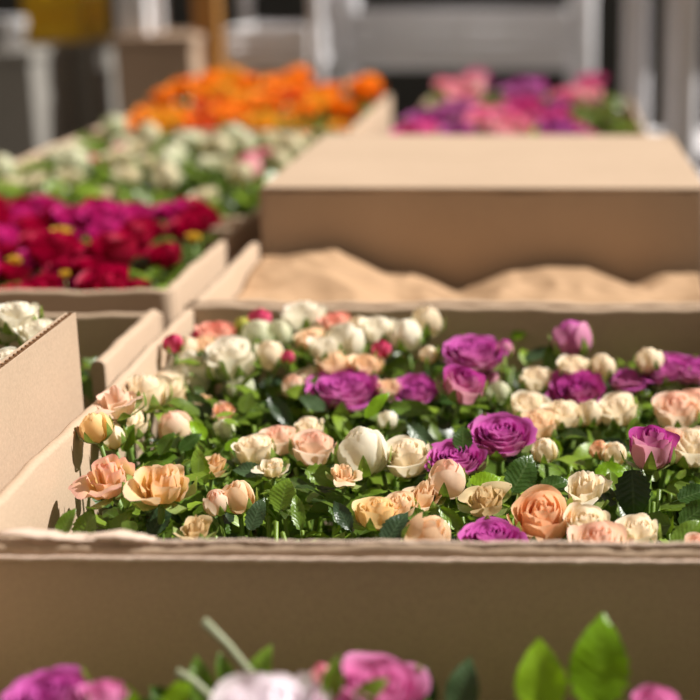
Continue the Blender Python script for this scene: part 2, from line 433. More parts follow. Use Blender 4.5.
MAINLIM = (-.345, .18, .85, 1.425)
C_, W_, V_ = 'cream', 'white', 'violet'
MAIN = [
 (174,344,20,'bud','hotpink','small magenta bud in the far left corner, left of a small cream bud'),
 (187,349,26,'bud','cream','small cream bud held between two magenta buds in the far left corner'),
 (197,338,16,'bud','hotpink','tiny magenta bud right of the small cream bud in the far left corner'),
 (206,347,26,'half','peach','pale peach rose touching the left side of the coral rose'),
 (217,335,36,'half','coral','coral pink rose near the far left corner of the open flower box'),
 (242,327,18,'bud','greenbud','yellow green bud between the coral rose and the hot pink bud'),
 (259,320,24,'bud','hotpink','hot pink bud poking up above two greenish white buds'),
 (257,336,34,'bud','greenwhite','greenish white bud directly under the hot pink bud'),
 (279,334,28,'bud','greenwhite','greenish white bud just left of the tallest white rose'),
 (303,318,44,'half','white','tallest white rose, its petals crossing the far rim of the box', 0, .0, -.012),
 (336,323,28,'half','coral','salmon pink rose right of the tallest white rose'),
 (311,340,30,'half','peach','peach rose directly beneath the tallest white rose'),
 (359,327,22,'bud','cream','small cream bud between the salmon pink rose and the far white pair'),
 (326,350,34,'half','white','white rose, left one of the touching pair in front of the salmon rose'),
 (346,342,38,'bud','white','plump white bud, right one of the pair in front of the salmon rose'),
 (378,331,36,'half','white','white rose, left one of two at the middle of the far wall'),
 (405,336,34,'bud','white','round white bud, right one of two at the middle of the far wall'),
 (427,322,32,'bud','cream','cream yellow bud standing highest against the shaded far wall', .05, 0, -.012),
 (571,340,40,'bud','violet','violet bud standing alone against the shaded far wall', -.2, .05, -.02),
 (504,349,20,'bud','violetpink','small pinkish violet bud right of the wide far violet rose'),
 (381,350,20,'bud','hotpink','small dusky pink bud under the far white pair'),
 (190,374,46,'bud','white','fat white bud near the left wall, above the cream trio'),
 (231,360,52,'half','white','largest white rose of the far left group, below the greenish white bud'),
 (269,356,30,'bud','cream','cream bud with green sepals right of the largest far left white rose'),
 (288,357,14,'bud','hotpink','sliver of a pink bud right of the cream bud with green sepals'),
 (207,368,28,'half','white','small white rose between the fat white bud and the largest white rose'),
 (334,366,34,'half','peach','peach rose below the touching white pair, behind the wide ruffled violet rose'),
 (367,366,30,'half','peach','pale peach rose above the right end of the wide ruffled violet rose'),
 (313,383,40,'half','cream','cream rose touching the left edge of the wide ruffled violet rose'),
 (294,387,24,'bud','blush','blush pink bud at the left of the cream rose beside the ruffled violet rose'),
 (240,388,30,'bud','greenwhite','pale green closed bud among leaves below the largest far left white rose'),
 (345,393,68,'open','violet','wide ruffled violet rose left of centre, lying open flat', .05, .25),
 (415,393,44,'open','violet','violet rose right of the small peach rose at the centre of the box', -.1, .45),
 (392,391,30,'half','peach','small peach rose wedged between two violet roses'),
 (372,384,18,'bud','violet','small violet bud at the right edge of the wide ruffled violet rose'),
 (474,356,60,'open','violet','widest far violet rose, open, above the pinkish violet half-open rose', .05, .2),
 (464,386,44,'half','violetpink','pinkish violet half-open rose leaning right, under the widest far violet rose', .30, .25, -.018),
 (429,355,18,'bud','cream','tiny cream bud left of the widest far violet rose'),
 (488,379,22,'bud','violetpink','narrow pinkish violet petal cluster right of the half-open leaning rose'),
 (499,393,24,'bud','greenwhite','pale green bud between the leaning violet rose and cream roses'),
 (537,381,36,'half','cream','loose cream rose in the shade left of the ruffled pink-violet rose'),
 (574,368,30,'half','cream','cream rose below the violet bud standing alone'),
 (603,367,26,'bud','cream','cream bud with green sepals right of the ruffled pink-violet rose'),
 (577,391,52,'open','violetpink','ruffled pink-violet rose behind the row of upright cream buds', -.1, .5),
 (630,382,46,'open','violet','violet rose, first of the three along the far right wall'),
 (649,361,28,'bud','cream','round cream bud standing above the three far right violet roses'),
 (664,371,46,'open','violet','violet rose, middle of the three along the far right'),
 (692,372,44,'open','violet','violet rose, last of the three, cut by the picture edge'),
 (667,386,28,'bud','greenwhite','pale green bud in front of the far right violet roses'),
 (118,405,48,'wilted','blush','floppy pinkish cream rose at the left wall, left one of the cream trio'),
 (143,394,50,'half','cream','pale cream rose in the middle of the trio by the left wall'),
 (164,391,44,'half','cream','pale cream rose, right one of the trio by the left wall'),
 (95,428,32,'bud','yellow','yellow cream bud nearest the left wall', -.2, .1),
 (111,437,28,'bud','cream','small round cream bud right of the yellow cream bud at the left wall'),
 (127,425,40,'half','cream','cream rose above the notched upright leaf by the left wall'),
 (174,429,36,'bud','blush','round blush bud wrapped in sepals, right of the notched upright leaf'),
 (199,404,26,'wilted','faded','small faded yellow rose among bright leaves, left one of a withered pair'),
 (222,413,24,'wilted','fadedpink','small faded pinkish rose, right one of a withered pair'),
 (224,430,22,'bud','greenwhite','tight pale green bud left of the cream trio at centre left'),
 (254,451,40,'half','cream','pale cream rose, left one of the sharp trio at centre left', -.12, .1),
 (279,441,38,'half','blush','blush cream rose, middle one of the sharp trio at centre left', 0, .1),
 (314,449,44,'half','blush','blush cream rose with a pink edge, right one of the sharp trio', .1, .1),
 (308,430,30,'half','cream','cream rose peeking from behind the right rose of the sharp trio'),
 (362,453,50,'bud','white','large white pointed rose with a green sepal in front, at the centre', 0, .05, -.035),
 (387,420,20,'bud','white','small white bud behind the large white pointed rose'),
 (407,458,48,'half','cream','cream white rose right of the large white pointed rose'),
 (456,461,54,'open','violet','deep violet rose half hidden behind the small blush bud', -.05, .3),
 (501,437,60,'open','violet','largest sharp violet rose with a swirl of petals and pale outside', .05, .3, -.035),
 (448,480,40,'bud','blush','small blush bud on a long stem in front of the deep violet rose', .08, .0, -.035),
 (108,481,56,'wilted','fadedpink','withered rose of yellow and pink petals near the front left corner', -.25, .3, -.022),
 (163,487,56,'wilted','faded','withered rose of crumpled yellow petals, second from the front left corner', .2, .3, -.022),
 (211,467,32,'wilted','faded','small withered yellow rose right of the large crumpled yellow one'),
 (217,503,26,'bud','blush','small pink edged bud touching the peach bud at front left'),
 (238,498,34,'bud','peach','peach bud right of the small pink edged bud at front left'),
 (194,531,36,'wilted','beige','dry beige rose at the front rim, left'),
 (377,514,42,'half','yellow','yellow peach rose at front centre, left of a dark leaf'),
 (400,508,36,'half','peach','peach rose right of the yellow peach rose at front centre'),
 (421,498,38,'wilted','peach','loose peach rose below the small blush bud on the long stem'),
 (428,537,46,'bud','peach','peach and white bud lying tilted on the front rim', .7, .2),
 (491,542,60,'open','violet','bright violet rose showing just above the front rim', 0, .2),
 (542,519,62,'half','deeppeach','large deep peach rose with a spiral heart at the front rim', 0, .45),
 (586,525,42,'half','cream','cream rose right of the large deep peach rose', .1, .4),
 (638,534,42,'half','cream','cream rose at the front rim beside the tall bare stem', -.1, .2),
 (598,546,56,'half','blush','pale pink-peach rose lowest at the front rim', 0, .3),
 (582,491,50,'wilted','cream','ragged cream rose left of the dark upright leaf, above the front rim', -.2, .3),
 (651,449,46,'half','violetpink','pink and violet bud on a tall bare stem', .05, .10, -.018, 1.3),
 (484,500,46,'wilted','beige','beige rose with thin curled petals left of the large deep peach rose'),
 (528,408,38,'half','cream','cream rose behind the largest sharp violet rose, first of the upright row'),
 (538,426,40,'half','peach','pale peach rose touching the right side of the largest sharp violet rose'),
 (562,416,38,'half','cream','upright cream rose with a cupped top, in front of the ruffled pink-violet rose'),
 (588,414,28,'bud','cream','slim cream bud between two upright cream roses', .2, .1),
 (618,411,40,'half','cream','upright cream rose with long sepals under the far right violet rose'),
 (545,451,26,'bud','cream','small cream bud low beneath the upright cupped cream rose'),
 (600,450,20,'bud','deeppeach','small orange bud deep between the green stems'),
 (615,454,24,'bud','cream','small round cream bud left of the pink and violet bud'),
 (676,412,46,'half','blush','blush rose at the right edge, left one of two side by side'),
 (697,405,40,'half','blush','blush rose at the right edge, right one of two side by side'),
 (671,446,44,'half','blush','blush cream rose behind the pink and violet bud on its right'),
 (692,448,48,'half','cream','cream peach rose at the right edge below the two blush roses'),
 (698,547,30,'half','blush','corner of a pale blush rose at the right end of the front rim'),
 (272,468,30,'wilted','cream','ragged cream petals low beneath the sharp trio at centre left'),
 (346,476,30,'wilted','peach','ragged peach rose in shade left below the large white pointed rose'),
]
for e in MAIN:
    px, py, w, kind, col, lab = e[:6]
    ln = e[6] if len(e) > 6 else None; tw = e[7] if len(e) > 7 else None; z = e[8] if len(e) > 8 else -.042
    bare = 'stem' in lab
    rose(px, py, w, kind, col, lab, ln, tw, z, 'cut roses in the open front box', lim=MAINLIM, hscale=e[9] if len(e) > 9 else 1.0, nleaf=1 if bare else 3)

# leaves one can tell apart, each on the nearest rose
HAND = [  # x, y, length px, direction of the tip in the picture (deg), width factor, tone, z
 (280,510,38,80,1.35,'n',-.05), (463,452,32,92,1.05,'b',-.035), (468,490,40,25,1.2,'b',-.045), (512,492,50,60,1.2,'n',-.05),
 (632,470,58,-88,1.0,'d',-.035), (678,500,40,20,1.0,'n',-.05), (680,525,48,35,.9,'b',-.05), (672,548,50,42,.8,'b',-.05),
 (126,452,34,85,1.0,'b',-.04), (160,455,30,60,1.0,'b',-.04), (262,472,34,175,1.0,'d',-.045), (306,470,42,-20,1.0,'n',-.045),
 (366,418,40,52,.7,'b',-.03), (512,338,20,30,1.1,'b',-.03), (548,372,42,72,.8,'n',-.04), (567,478,34,-10,.9,'b',-.05),
 (540,490,36,20,1.0,'n',-.05), (58,538,38,62,.8,'n',-.06), (82,548,46,80,1.1,'n',-.06), (112,546,46,70,1.0,'n',-.06),
 (440,508,46,-42,.6,'b',-.045), (385,545,46,60,.9,'d',-.05), (435,525,50,155,.6,'n',-.05), (390,408,50,-5,.7,'n',-.04),
 (440,402,44,15,.7,'n',-.04), (408,424,50,-45,.7,'d',-.04), (270,398,46,-48,.7,'d',-.04), (205,485,48,110,.7,'b',-.05),
 (595,475,40,10,1.0,'b',-.05), (630,440,30,70,.8,'n',-.045), (330,505,40,-60,.6,'n',-.06), (250,530,40,70,.9,'d',-.06),
 (300,530,44,100,.6,'n',-.06), (150,535,44,60,.9,'d',-.06), (350,530,40,120,.7,'d',-.06), (325,410,36,150,.9,'d',-.045),
 (180,450,30,40,.9,'n',-.045), (205,440,30,130,.9,'b',-.045), (225,450,26,30,.9,'b',-.045), (440,345,36,0,.8,'d',-.04),
 (525,360,36,20,.7,'d',-.04), (470,540,46,-30,.9,'d',-.06), (560,500,44,200,.9,'d',-.05), (655,540,40,150,1.0,'d',-.06),
]
def near_rose(px, py):
    return min(ROSES, key=lambda r: (r[1]-px)**2+(r[2]+12-py)**2)
for px, py, L, ang, wf, tone, z in HAND:
    P, t = at_z(px, py, z)
    if P.x < -.338:
        d = ray(px, py); t = -.338/d.x; P = Vector((0, 0, CAMZ))+d*t
    a = math.radians(ang)
    d = (CM @ Vector((math.cos(a), math.sin(a), 0))).normalized()
    d = (d + Vector((0, .25*math.sin(a), 0))).normalized()
    nrm = CM @ Vector((rnd.uniform(-.3, .3), .55, .8))
    r = near_rose(px, py)
    place_leaf(r[0], P-r[0].location, d, nrm, L*t/F*.88, {'n': LEAF, 'b': LEAF_BRIGHT if rnd.random() < .35 else LEAF, 'd': LEAF_DARK}[tone], rnd.randrange(5), wf)

# ------------------------------------------------------------------ foliage (uncountable leaves beneath the blooms)
def foliage(name, label, x0, x1, d0, d1, z0, z1, n, smin, smax, seed, nstem=0, bottom=-.21, zbias=.75, rise=None):
    rs = np.random.RandomState(seed); V = []; Fc = []; pig = []; b = 0
    for i in range(n):
        lv, lf, lg = LSIMPLE[rs.randint(4)]
        s = rs.uniform(smin, smax)
        yaw, tilt, roll = rs.uniform(0, 2*PI), rs.uniform(-.2, 1.1), rs.normal(0, .5)
        R = np.array(Matrix.Rotation(yaw, 3, 'Z') @ Matrix.Rotation(tilt, 3, 'X') @ Matrix.Rotation(roll, 3, 'Y'))
        p = lv*np.array([rs.uniform(.75, 1.1), 1, 1])*s @ R.T
        c = np.array([rs.uniform(x0, x1), rs.uniform(d0, d1), ZR+z0+(z1-z0)*rs.uniform()**zbias])
        if rise: c[2] += rise(c[0], c[1])
        p = p-p.mean(0)+c
        p[:, 0] = np.clip(p[:, 0], x0-.012, x1+.012); p[:, 1] = np.clip(p[:, 1], d0-.012, d1+.012)
        V.append(p); Fc += [tuple(k+b for k in q) for q in lf]; b += len(p)
        c = lg.copy(); c[:, 2] = rs.uniform()**1.3; pig.append(c)
    for i in range(nstem):
        x, y = rs.uniform(x0, x1), rs.uniform(d0, d1); zt = ZR+rs.uniform(z0*.5+z1*.5, z1)
        mb = MB().tube([(x+rs.uniform(-.02, .02), y+rs.uniform(-.02, .02), ZR+bottom), (x, y, (ZR+bottom+zt)/2), (x+rs.uniform(-.02, .02), y+rs.uniform(-.02, .02), zt)], .0018, 4)
        V.append(np.array(mb.v)); Fc += [tuple(k+b for k in q) for q in mb.f]; b += len(mb.v)
        c = np.zeros((len(mb.v), 4)); c[:, 2] = rs.uniform(.5, 1); c[:, 3] = 1; pig.append(c)
    m = mesh(name, np.concatenate(V), Fc, True, np.concatenate(pig))
    o = link(name, m, None, LEAF_MASS)
    return tag(o, label, 'foliage', None, 'stuff')
foliage('foliage', 'dense green rose leaves filling the front box beneath the cream and violet roses',
        -.338, .178, .86, 1.415, -.17, -.050, 2300, .013, .034, 5, 560, rise=lambda x, d: (.024 if x < -.02 else .008)*min(1, max(0, (d-1.18)/.2)) - (.035 if x > -.25 else .0)*min(1, max(0, (1.03-d)/.12)) + (.018 if x < -.26 and d > .95 else 0))

# ------------------------------------------------------------------ cardboard boxes
def wall(parent, name, a, b, z0, z1, t, mat=KRAFT, jit=.0012, seed=0, lean=0., cap=True):
    """a, b: ends of the wall's outer face seen from above; t: thickness to the left of a->b. Folded (rounded) top."""
    a = Vector((a[0], a[1], 0)); b = Vector((b[0], b[1], 0)); L = (b-a).length; d = (b-a)/L; nrm = Vector((-d.y, d.x, 0))
    n = max(6, int(L/.012)); V = []; Fc = []; rs = random.Random(seed)
    ph = [rs.uniform(0, 6) for _ in range(4)]
    prof = [(0, z0), (0, z1-.35*t)] + [(t*(.5-.5*math.cos(PI*k/5)), z1-.35*t+.35*t*math.sin(PI*k/5)) for k in range(1, 5)] + [(t, z1-.35*t), (t, z0)]
    m = len(prof); o = parent.location if parent else Vector()
    for i in range(n+1):
        s = L*i/n
        dz = jit*(math.sin(s*23+ph[0])+.6*math.sin(s*61+ph[1])+.4*math.sin(s*140+ph[2]))
        bow = .002*math.sin(PI*i/n)
        for p, z in prof:
            k = (z-z0)/(z1-z0)
            q = a+d*s+nrm*(p+bow*k-lean*k); V.append((q.x-o.x, q.y-o.y, ZR+z+dz*k**4-o.z))
    for i in range(n):
        for j in range(m-1):
            Fc.append((i*m+j, (i+1)*m+j, (i+1)*m+j+1, i*m+j+1))
        Fc.append((i*m+m-1, (i+1)*m+m-1, (i+1)*m, i*m))
    Fc.append(tuple(range(m))); Fc.append(tuple(n*m+k for k in range(m-1, -1, -1)))
    ob = link(name, mesh(name, V, Fc, False), parent, mat)
    ob.data.polygons.foreach_set('use_smooth', [len(p.vertices) == 4 for p in ob.data.polygons])
    return ob
def fluted_wall(parent, name, a, b, z0, z1, t):
    """two liners with the wavy core between them showing along the cut top edge"""
    a = Vector((a[0], a[1], 0)); b = Vector((b[0], b[1], 0)); L = (b-a).length; d = (b-a)/L; nrm = Vector((-d.y, d.x, 0)); o = parent.location
    def slab(n0, n1, zz0, zz1):
        P = [a+nrm*n0, b+nrm*n0, b+nrm*n1, a+nrm*n1]
        V = [(p.x-o.x, p.y-o.y, ZR+z-o.z) for z in (zz0, zz1) for p in P]
        return V, [(3,2,1,0),(4,5,6,7),(0,1,5,4),(1,2,6,5),(2,3,7,6),(3,0,4,7)]
    mb = MB(); mb.add(*slab(0, .0012, z0, z1)); mb.add(*slab(t-.0012, t, z0, z1))
    w = mb.build(name, KRAFT, parent)
    n = int(L/.0016); V = []; Fc = []
    for i in range(n+1):
        s = L*i/n; off = t/2+(t/2-.0016)*math.sin(s*2*PI/.0085)
        for side in (-.0004, .0004):
            q = a+d*s+nrm*(off+side)
            V += [(q.x-o.x, q.y-o.y, ZR+z0-o.z), (q.x-o.x, q.y-o.y, ZR+z1-.0006-o.z)]
    for i in range(n):
        k = 4*i; Fc += [(k, k+4, k+5, k+1), (k+2, k+3, k+7, k+6), (k+1, k+5, k+7, k+3)]
    link('fluted_core', mesh('fluted_core', V, Fc, False), w, KRAFT_CORE)
    return w
def carton(label, x0, x1, d0, d1, ztop, zbot=-.215, t=.010, parts='flrb', name='cardboard_box', seed=0, group=None, tops=None):
    r = empty(name, ((x0+x1)/2, (d0+d1)/2, ZR+zbot), label, 'box', group)
    tops = tops or {}
    if 'f' in parts: wall(r, 'front_wall', (x0, d0), (x1, d0), zbot, tops.get('f', ztop), tops.get('ft', t), seed=seed)
    if 'b' in parts: wall(r, 'rear_wall', (x1, d1), (x0, d1), zbot, tops.get('b', ztop), t, seed=seed+1)
    if 'l' in parts: wall(r, 'side_wall', (x0, d1-t-.0006), (x0, d0+tops.get('ft', t)+.0006), zbot, tops.get('l', ztop), t, seed=seed+2)
    if 'r' in parts: wall(r, 'side_wall', (x1, d0+tops.get('ft', t)+.0006), (x1, d1-t-.0006), zbot, tops.get('r', ztop), t, seed=seed+3)
    MB().box(x0+t+.0006-r.location.x, d0+tops.get('ft', t)+.0006-r.location.y, 0, x1-t-.0006-r.location.x, d1-t-.0006-r.location.y, .004).build('base_panel', KRAFT, r)
    return r

BG = 'open cardboard flower boxes on the long table'
main = carton('nearest large cardboard box, packed with cream, white and violet roses', -.370, .205, .822, 1.452, 0, seed=3, tops={'ft': .011})
# torn paper along the front rim: a strip on the outer face and one curling over the top
def torn_strip(parent, name, x0, x1, y, z, up, down, amp, seed, out=.0012):
    rs = random.Random(seed); n = 260; V = []; Fc = []; o = parent.location
    ph = [rs.uniform(0, 6) for _ in range(6)]
    def nz(s, k): return math.sin(s*37+ph[k])*.5+math.sin(s*93+ph[k+1])*.3+math.sin(s*260+ph[k+2])*.25+rs.uniform(-.25, .25)
    for i in range(n+1):
        s = i/n; x = x0+(x1-x0)*s
        zt = z+up+amp*.4*nz(s, 0); zb = z-down-amp*nz(s, 3)
        yy = y-out-.0012*abs(nz(s, 1))
        for (q, zz) in ((yy, zb), (yy-.0012, (zt+zb)/2), (yy, zt), (yy+.0016, zt-.0004), (yy+.0012, zb)):
            V.append((x-o.x, q-o.y, ZR+zz-o.z))
    for i in range(n):
        for j in range(5):
            Fc.append((i*5+j, (i+1)*5+j, (i+1)*5+(j+1) % 5, i*5+(j+1) % 5))
    return link(name, mesh(name, V, Fc), parent, KRAFT_TORN)
e = torn_strip(main, 'torn_edge', -.369, .204, .8215, -.0075, .0018, .0016, .0008, 4)
e['label'] = 'pale frayed paper along the front rim'
e = torn_strip(main, 'torn_edge', -.366, .204, .829, .0008, .0016, .002, .0014, 9, .001)
e['label'] = 'pale frayed paper along the front rim'
def scrap(parent, x, y, z, w, d, seed):
    rs = random.Random(seed); V = []; Fc = []; n = 9
    for i in range(n):
        for j in range(4):
            a = i/(n-1)-.5; b = j/3-.5
            V.append((x+a*w*(1-.5*abs(b))+rs.uniform(-.002, .002), y+b*d*(1-.6*abs(a))+rs.uniform(-.001, .001), ZR+z+.0016*math.sin(5*a+seed)+.0009*rs.uniform(-1, 1)))
    for i in range(n-1):
        for j in range(3): Fc.append((i*4+j, (i+1)*4+j, (i+1)*4+j+1, i*4+j+1))
    o = parent.location
    ob = link('torn_flap', mesh('torn_flap', [(v[0]-o.x, v[1]-o.y, v[2]-o.z) for v in V], Fc), parent, KRAFT_TORN)
    s = ob.modifiers.new('solid', 'SOLIDIFY'); s.thickness = .0012
    return ob
scrap(main, -.305, .830, .004, .075, .012, 3); scrap(main, -.262, .830, .0035, .05, .012, 8)

# middle box with crumpled paper
mid = carton('empty cardboard box behind the rose box, lined with crumpled brown paper', -.370, .205, 1.462, 1.800, 0, seed=21, tops={'b': -.075, 'r': -.07})
def paper(x0, x1, d0, d1, seed):
    rs = np.random.RandomState(seed); nx, ny = 150, 90; V = []; Fc = []
    W = [(rs.uniform(-22, 22), rs.uniform(-26, 26), rs.uniform(0, 6), rs.uniform(.001, .005)) for _ in range(8)]
    for j in range(ny+1):
        for i in range(nx+1):
            u, v = i/nx, j/ny; x = x0+(x1-x0)*u; y = d0+(d1-d0)*v
            z = sum(a*abs(math.sin(kx*x+ky*y+p)) for kx, ky, p, a in W)
            z += -.068 + .046*math.exp(-((u-.06)/.26)**2)*v + .020*math.exp(-((u-.62)/.16)**2)*(.6+.4*v) + .012*math.exp(-((u-.95)/.15)**2) - .010*math.exp(-((u-.46)/.05)**2)
            z += .014*math.exp(-((v-.18)/.16)**2)*(.4+.6*u)
            z += .016*(.5-abs(mnoise.noise(Vector((x*9, y*11, 3.1))))) + .009*(.4-abs(mnoise.noise(Vector((x*24+y*9, y*26, 7.7))))) - .010
            V.append((x, y, ZR+z))
    n = nx+1
    for j in range(ny):
        for i in range(nx): Fc.append((j*n+i, j*n+i+1, (j+1)*n+i+1, (j+1)*n+i))
    o = link('wrapping_paper', mesh('wrapping_paper', V, Fc), None, PAPER)
    s = o.modifiers.new('solid', 'SOLIDIFY'); s.thickness = .0006
    return tag(o, 'crumpled sheet of brown wrapping paper lying in the empty middle box', 'paper')
paper(-.355, .190, 1.476, 1.786, 4)

# third box, raised, with closed flaps
lid = carton('tall closed cardboard box with sunlit flat top behind the empty box', -.362, .203, 1.815, 2.36, .06, seed=33)
lx, ly, lz = lid.location
MB().box(-.360-lx, 1.817-ly, ZR+.0605-lz, .201-lx, 2.088-ly, ZR+.064-lz).build('top_flap', KRAFT, lid, bevel=.001)
MB().box(-.360-lx, 2.090-ly, ZR+.0605-lz, .201-lx, 2.358-ly, ZR+.064-lz).build('top_flap', KRAFT, lid, bevel=.001)

pinkbox = carton('distant cardboard box of pink and violet flowers beside the orange ones', -.300, .205, 2.40, 3.62, 0, seed=41, group=None)
redbox = carton('cardboard box of crimson and magenta flowers in the left row', -.930, -.402, 1.512, 2.10, 0, seed=51, tops={'b': -.04})
whitebox = carton('cardboard box of small ivory flowers behind the crimson box', -.930, -.402, 2.115, 2.92, 0, seed=61, tops={'f': -.03, 'b': -.04})
orangebox = carton('distant cardboard box of bright orange flowers at the end of the left row', -.930, -.395, 2.94, 3.72, 0, seed=71)

# near left box with a high cut side and a low side
lb = empty('cardboard_box', (-.65, 1.0, ZR-.215), 'cut-down cardboard box of white roses at the left edge, with one high side', 'box')
fluted_wall(lb, 'side_wall', (-.389, .62), (-.389, 1.165), -.215, .062, .0085)
wall(lb, 'side_wall', (-.391, 1.235), (-.391, 1.425), -.215, 0, .012, seed=81)
wall(lb, 'side_wall', (-.391, 1.166), (-.391, 1.234), -.215, -.075, .010, seed=82)
wall(lb, 'rear_wall', (-.391, 1.437), (-.930, 1.437), -.215, -.004, .010, seed=83)
wall(lb, 'side_wall', (-.930, 1.4265), (-.930, .62), -.215, 0, .010, seed=84)
wall(lb, 'front_wall', (-.930, .609), (-.389, .609), -.215, 0, .010, seed=85)
MB().box(-.919+.65, .62-1.0, 0, -.404+.65, 1.426-1.0, .004).build('base_panel', KRAFT, lb)
L_LIM = (-.90, -.42, .66, 1.40)
for px, py, w, kind, col, z, lab in [
    (18, 318, 42, 'half', 'white', .045, 'white rose highest above the cut edge of the left box'),
    (38, 334, 36, 'half', 'white', .035, 'white rose nearest the slanting cut edge of the left box'),
    (4, 333, 28, 'half', 'white', .03, 'white rose at the picture edge under the highest one in the left box'),
    (8, 364, 36, 'half', 'white', .03, 'lowest white rose in the left box, just over its cut edge')]:
    rose(px, py, w, kind, col, lab, None, None, z, 'white roses in the cut left box', lim=L_LIM, name='white_rose')
foliage('foliage', 'green rose leaves inside the cut left box under its white roses', -.90, -.42, .66, 1.40, -.17, -.03, 700, .025, .042, 6, 60)

# ------------------------------------------------------------------ packed boxes further away: one mesh per flower
_far = {}
def far_mesh(kind, var, col, stem_len, name, rad_key=0):
    key = (kind, var, col, name, round(stem_len*rad_key, 2) if rad_key else 0)
    if key not in _far:
        V, Fc, pig = ARR[(kind, var)]
        mb = MB().tube([(0, 0, -stem_len), (.1, .05, -stem_len*.5), (0, 0, 0.05)], .10, 5)
        m = mesh(name, np.concatenate([V, np.array(mb.v)]), list(Fc)+[tuple(k+len(V) for k in q) for q in mb.f], True,
                 np.concatenate([pig, np.zeros((len(mb.v), 4))]))
        m.materials.append(PM[col]); m.materials.append(STEM)
        mi = [0]*len(Fc)+[1]*len(mb.f); m.polygons.foreach_set('material_index', mi)
        _far[key] = m
    return _far[key]
def packed(x0, x1, d0, d1, sx, sd, zf, rad, kinds, cols, name, cat, groups, seed, drop=0.):
    rs = random.Random(seed); d = d0; row = 0
    while d <= d1:
        x = x0+(sx/2 if row % 2 else 0)
        while x <= x1:
            if rs.random() >= drop:
                k = rs.choice(kinds); c = rs.choices([q[0] for q in cols], [q[1] for q in cols])[0]
                r = rad*rs.uniform(.75, 1.2); z = zf((d-d0)/(d1-d0))+rs.uniform(-.014, .014)
                px, py = x+rs.uniform(-.3, .3)*sx, d+rs.uniform(-.3, .3)*sd
                o = link(name, far_mesh(k, rs.randrange(5), c, (z+.205)/rad, name))
                o.scale = (r, r, r); o.rotation_euler = (rs.uniform(-.1, .45), rs.uniform(-.3, .3), 0)
                o.location = (min(max(px, x0), x1), min(max(py, d0), d1), ZR+z-r*.4)
                tag(o, groups[c][0], cat, groups[c][1])
            x += sx
        d += sd; row += 1

packed(-.895, -.445, 1.56, 2.06, .050, .058, lambda k: -.012+.012*k, .027, ['half', 'open', 'open'],
       [('crimson', 6), ('magenta', 3.2), ('gold', .25)], 'crimson_rose', 'rose',
       {'crimson': ('dark crimson bloom among the packed flowers of the left red box', 'crimson blooms in the left red box'),
        'magenta': ('magenta pink bloom among the packed flowers of the left red box', 'magenta blooms in the left red box'),
        'gold': ('small golden yellow bloom among the crimson flowers of the left red box', 'yellow blooms in the left red box')}, 3)
for px, py, w in [(62, 240, 20), (15, 265, 14), (51, 287, 11), (194, 242, 14), (2, 237, 12)]:
    P, t = at_z(px, py, .004); P.y = max(P.y, 1.56); r = .5*w*t/F*1.0
    o = link('yellow_bloom', far_mesh('half', len(_far) % 5, 'gold', (.215+.004)/r, 'yellow_bloom', 1))
    o.scale = (r, r, r); o.location = P
    tag(o, 'small golden yellow bloom among the crimson flowers of the left red box', 'flower', 'yellow blooms in the left red box')
foliage('foliage', 'dark green leaves between the crimson flowers of the left box', -.90, -.42, 1.54, 2.08, -.15, -.01, 420, .03, .05, 7)
packed(-.89, -.43, 2.16, 2.86, .072, .076, lambda k: -.004+.004*k, .023, ['half', 'open', 'bud'], [('ivory', 5), ('greenwhite', 2), ('softpink', .5)], 'ivory_flower', 'flower',
       {'ivory': ('ivory bloom in the blurred box behind the crimson flowers', 'ivory blooms behind the crimson box'),
        'greenwhite': ('greenish white bloom in the blurred box behind the crimson flowers', 'greenish blooms behind the crimson box'),
        'softpink': ('pale pink bloom in the blurred box of ivory flowers', 'pale pink blooms among the ivory ones')}, 5, .28)
foliage('foliage', 'grey green leaves among the ivory flowers behind the crimson box', -.90, -.42, 2.14, 2.89, -.10, .004, 950, .03, .05, 8)
packed(-.875, -.43, 3.02, 3.67, .074, .085, lambda k: .0+.028*k, .036, ['half', 'open'], [('orange', 6), ('amber', 2), ('vermilion', 1.5)], 'orange_flower', 'flower',
       {'orange': ('bright orange bloom in the distant orange flower box', 'orange blooms at the end of the left row'),
        'amber': ('amber yellow bloom among the distant orange flowers', 'amber blooms at the end of the left row'),
        'vermilion': ('reddish orange bloom among the distant orange flowers', 'reddish blooms at the end of the left row')}, 6, .12)
foliage('foliage', 'green leaves between the distant orange flowers', -.90, -.42, 2.98, 3.68, -.10, .02, 420, .03, .055, 9)
packed(-.235, .125, 2.50, 3.55, .085, .10, lambda k: .004+.04*k, .040, ['half', 'open'], [('softpink', 4), ('rosepink', 3.5), ('mauve', 2.5)], 'pink_flower', 'flower',
       {'softpink': ('soft pink bloom in the distant box behind the closed box', 'soft pink blooms in the distant pink box'),
        'rosepink': ('strong rose pink bloom in the distant box behind the closed box', 'rose pink blooms in the distant pink box'),
        'mauve': ('mauve violet bloom among the distant pink flowers', 'mauve blooms in the distant pink box')}, 9, .38)
foliage('foliage', 'green leaves between the distant pink flowers', -.27, .17, 2.46, 3.58, -.10, .03, 520, .03, .055, 10)

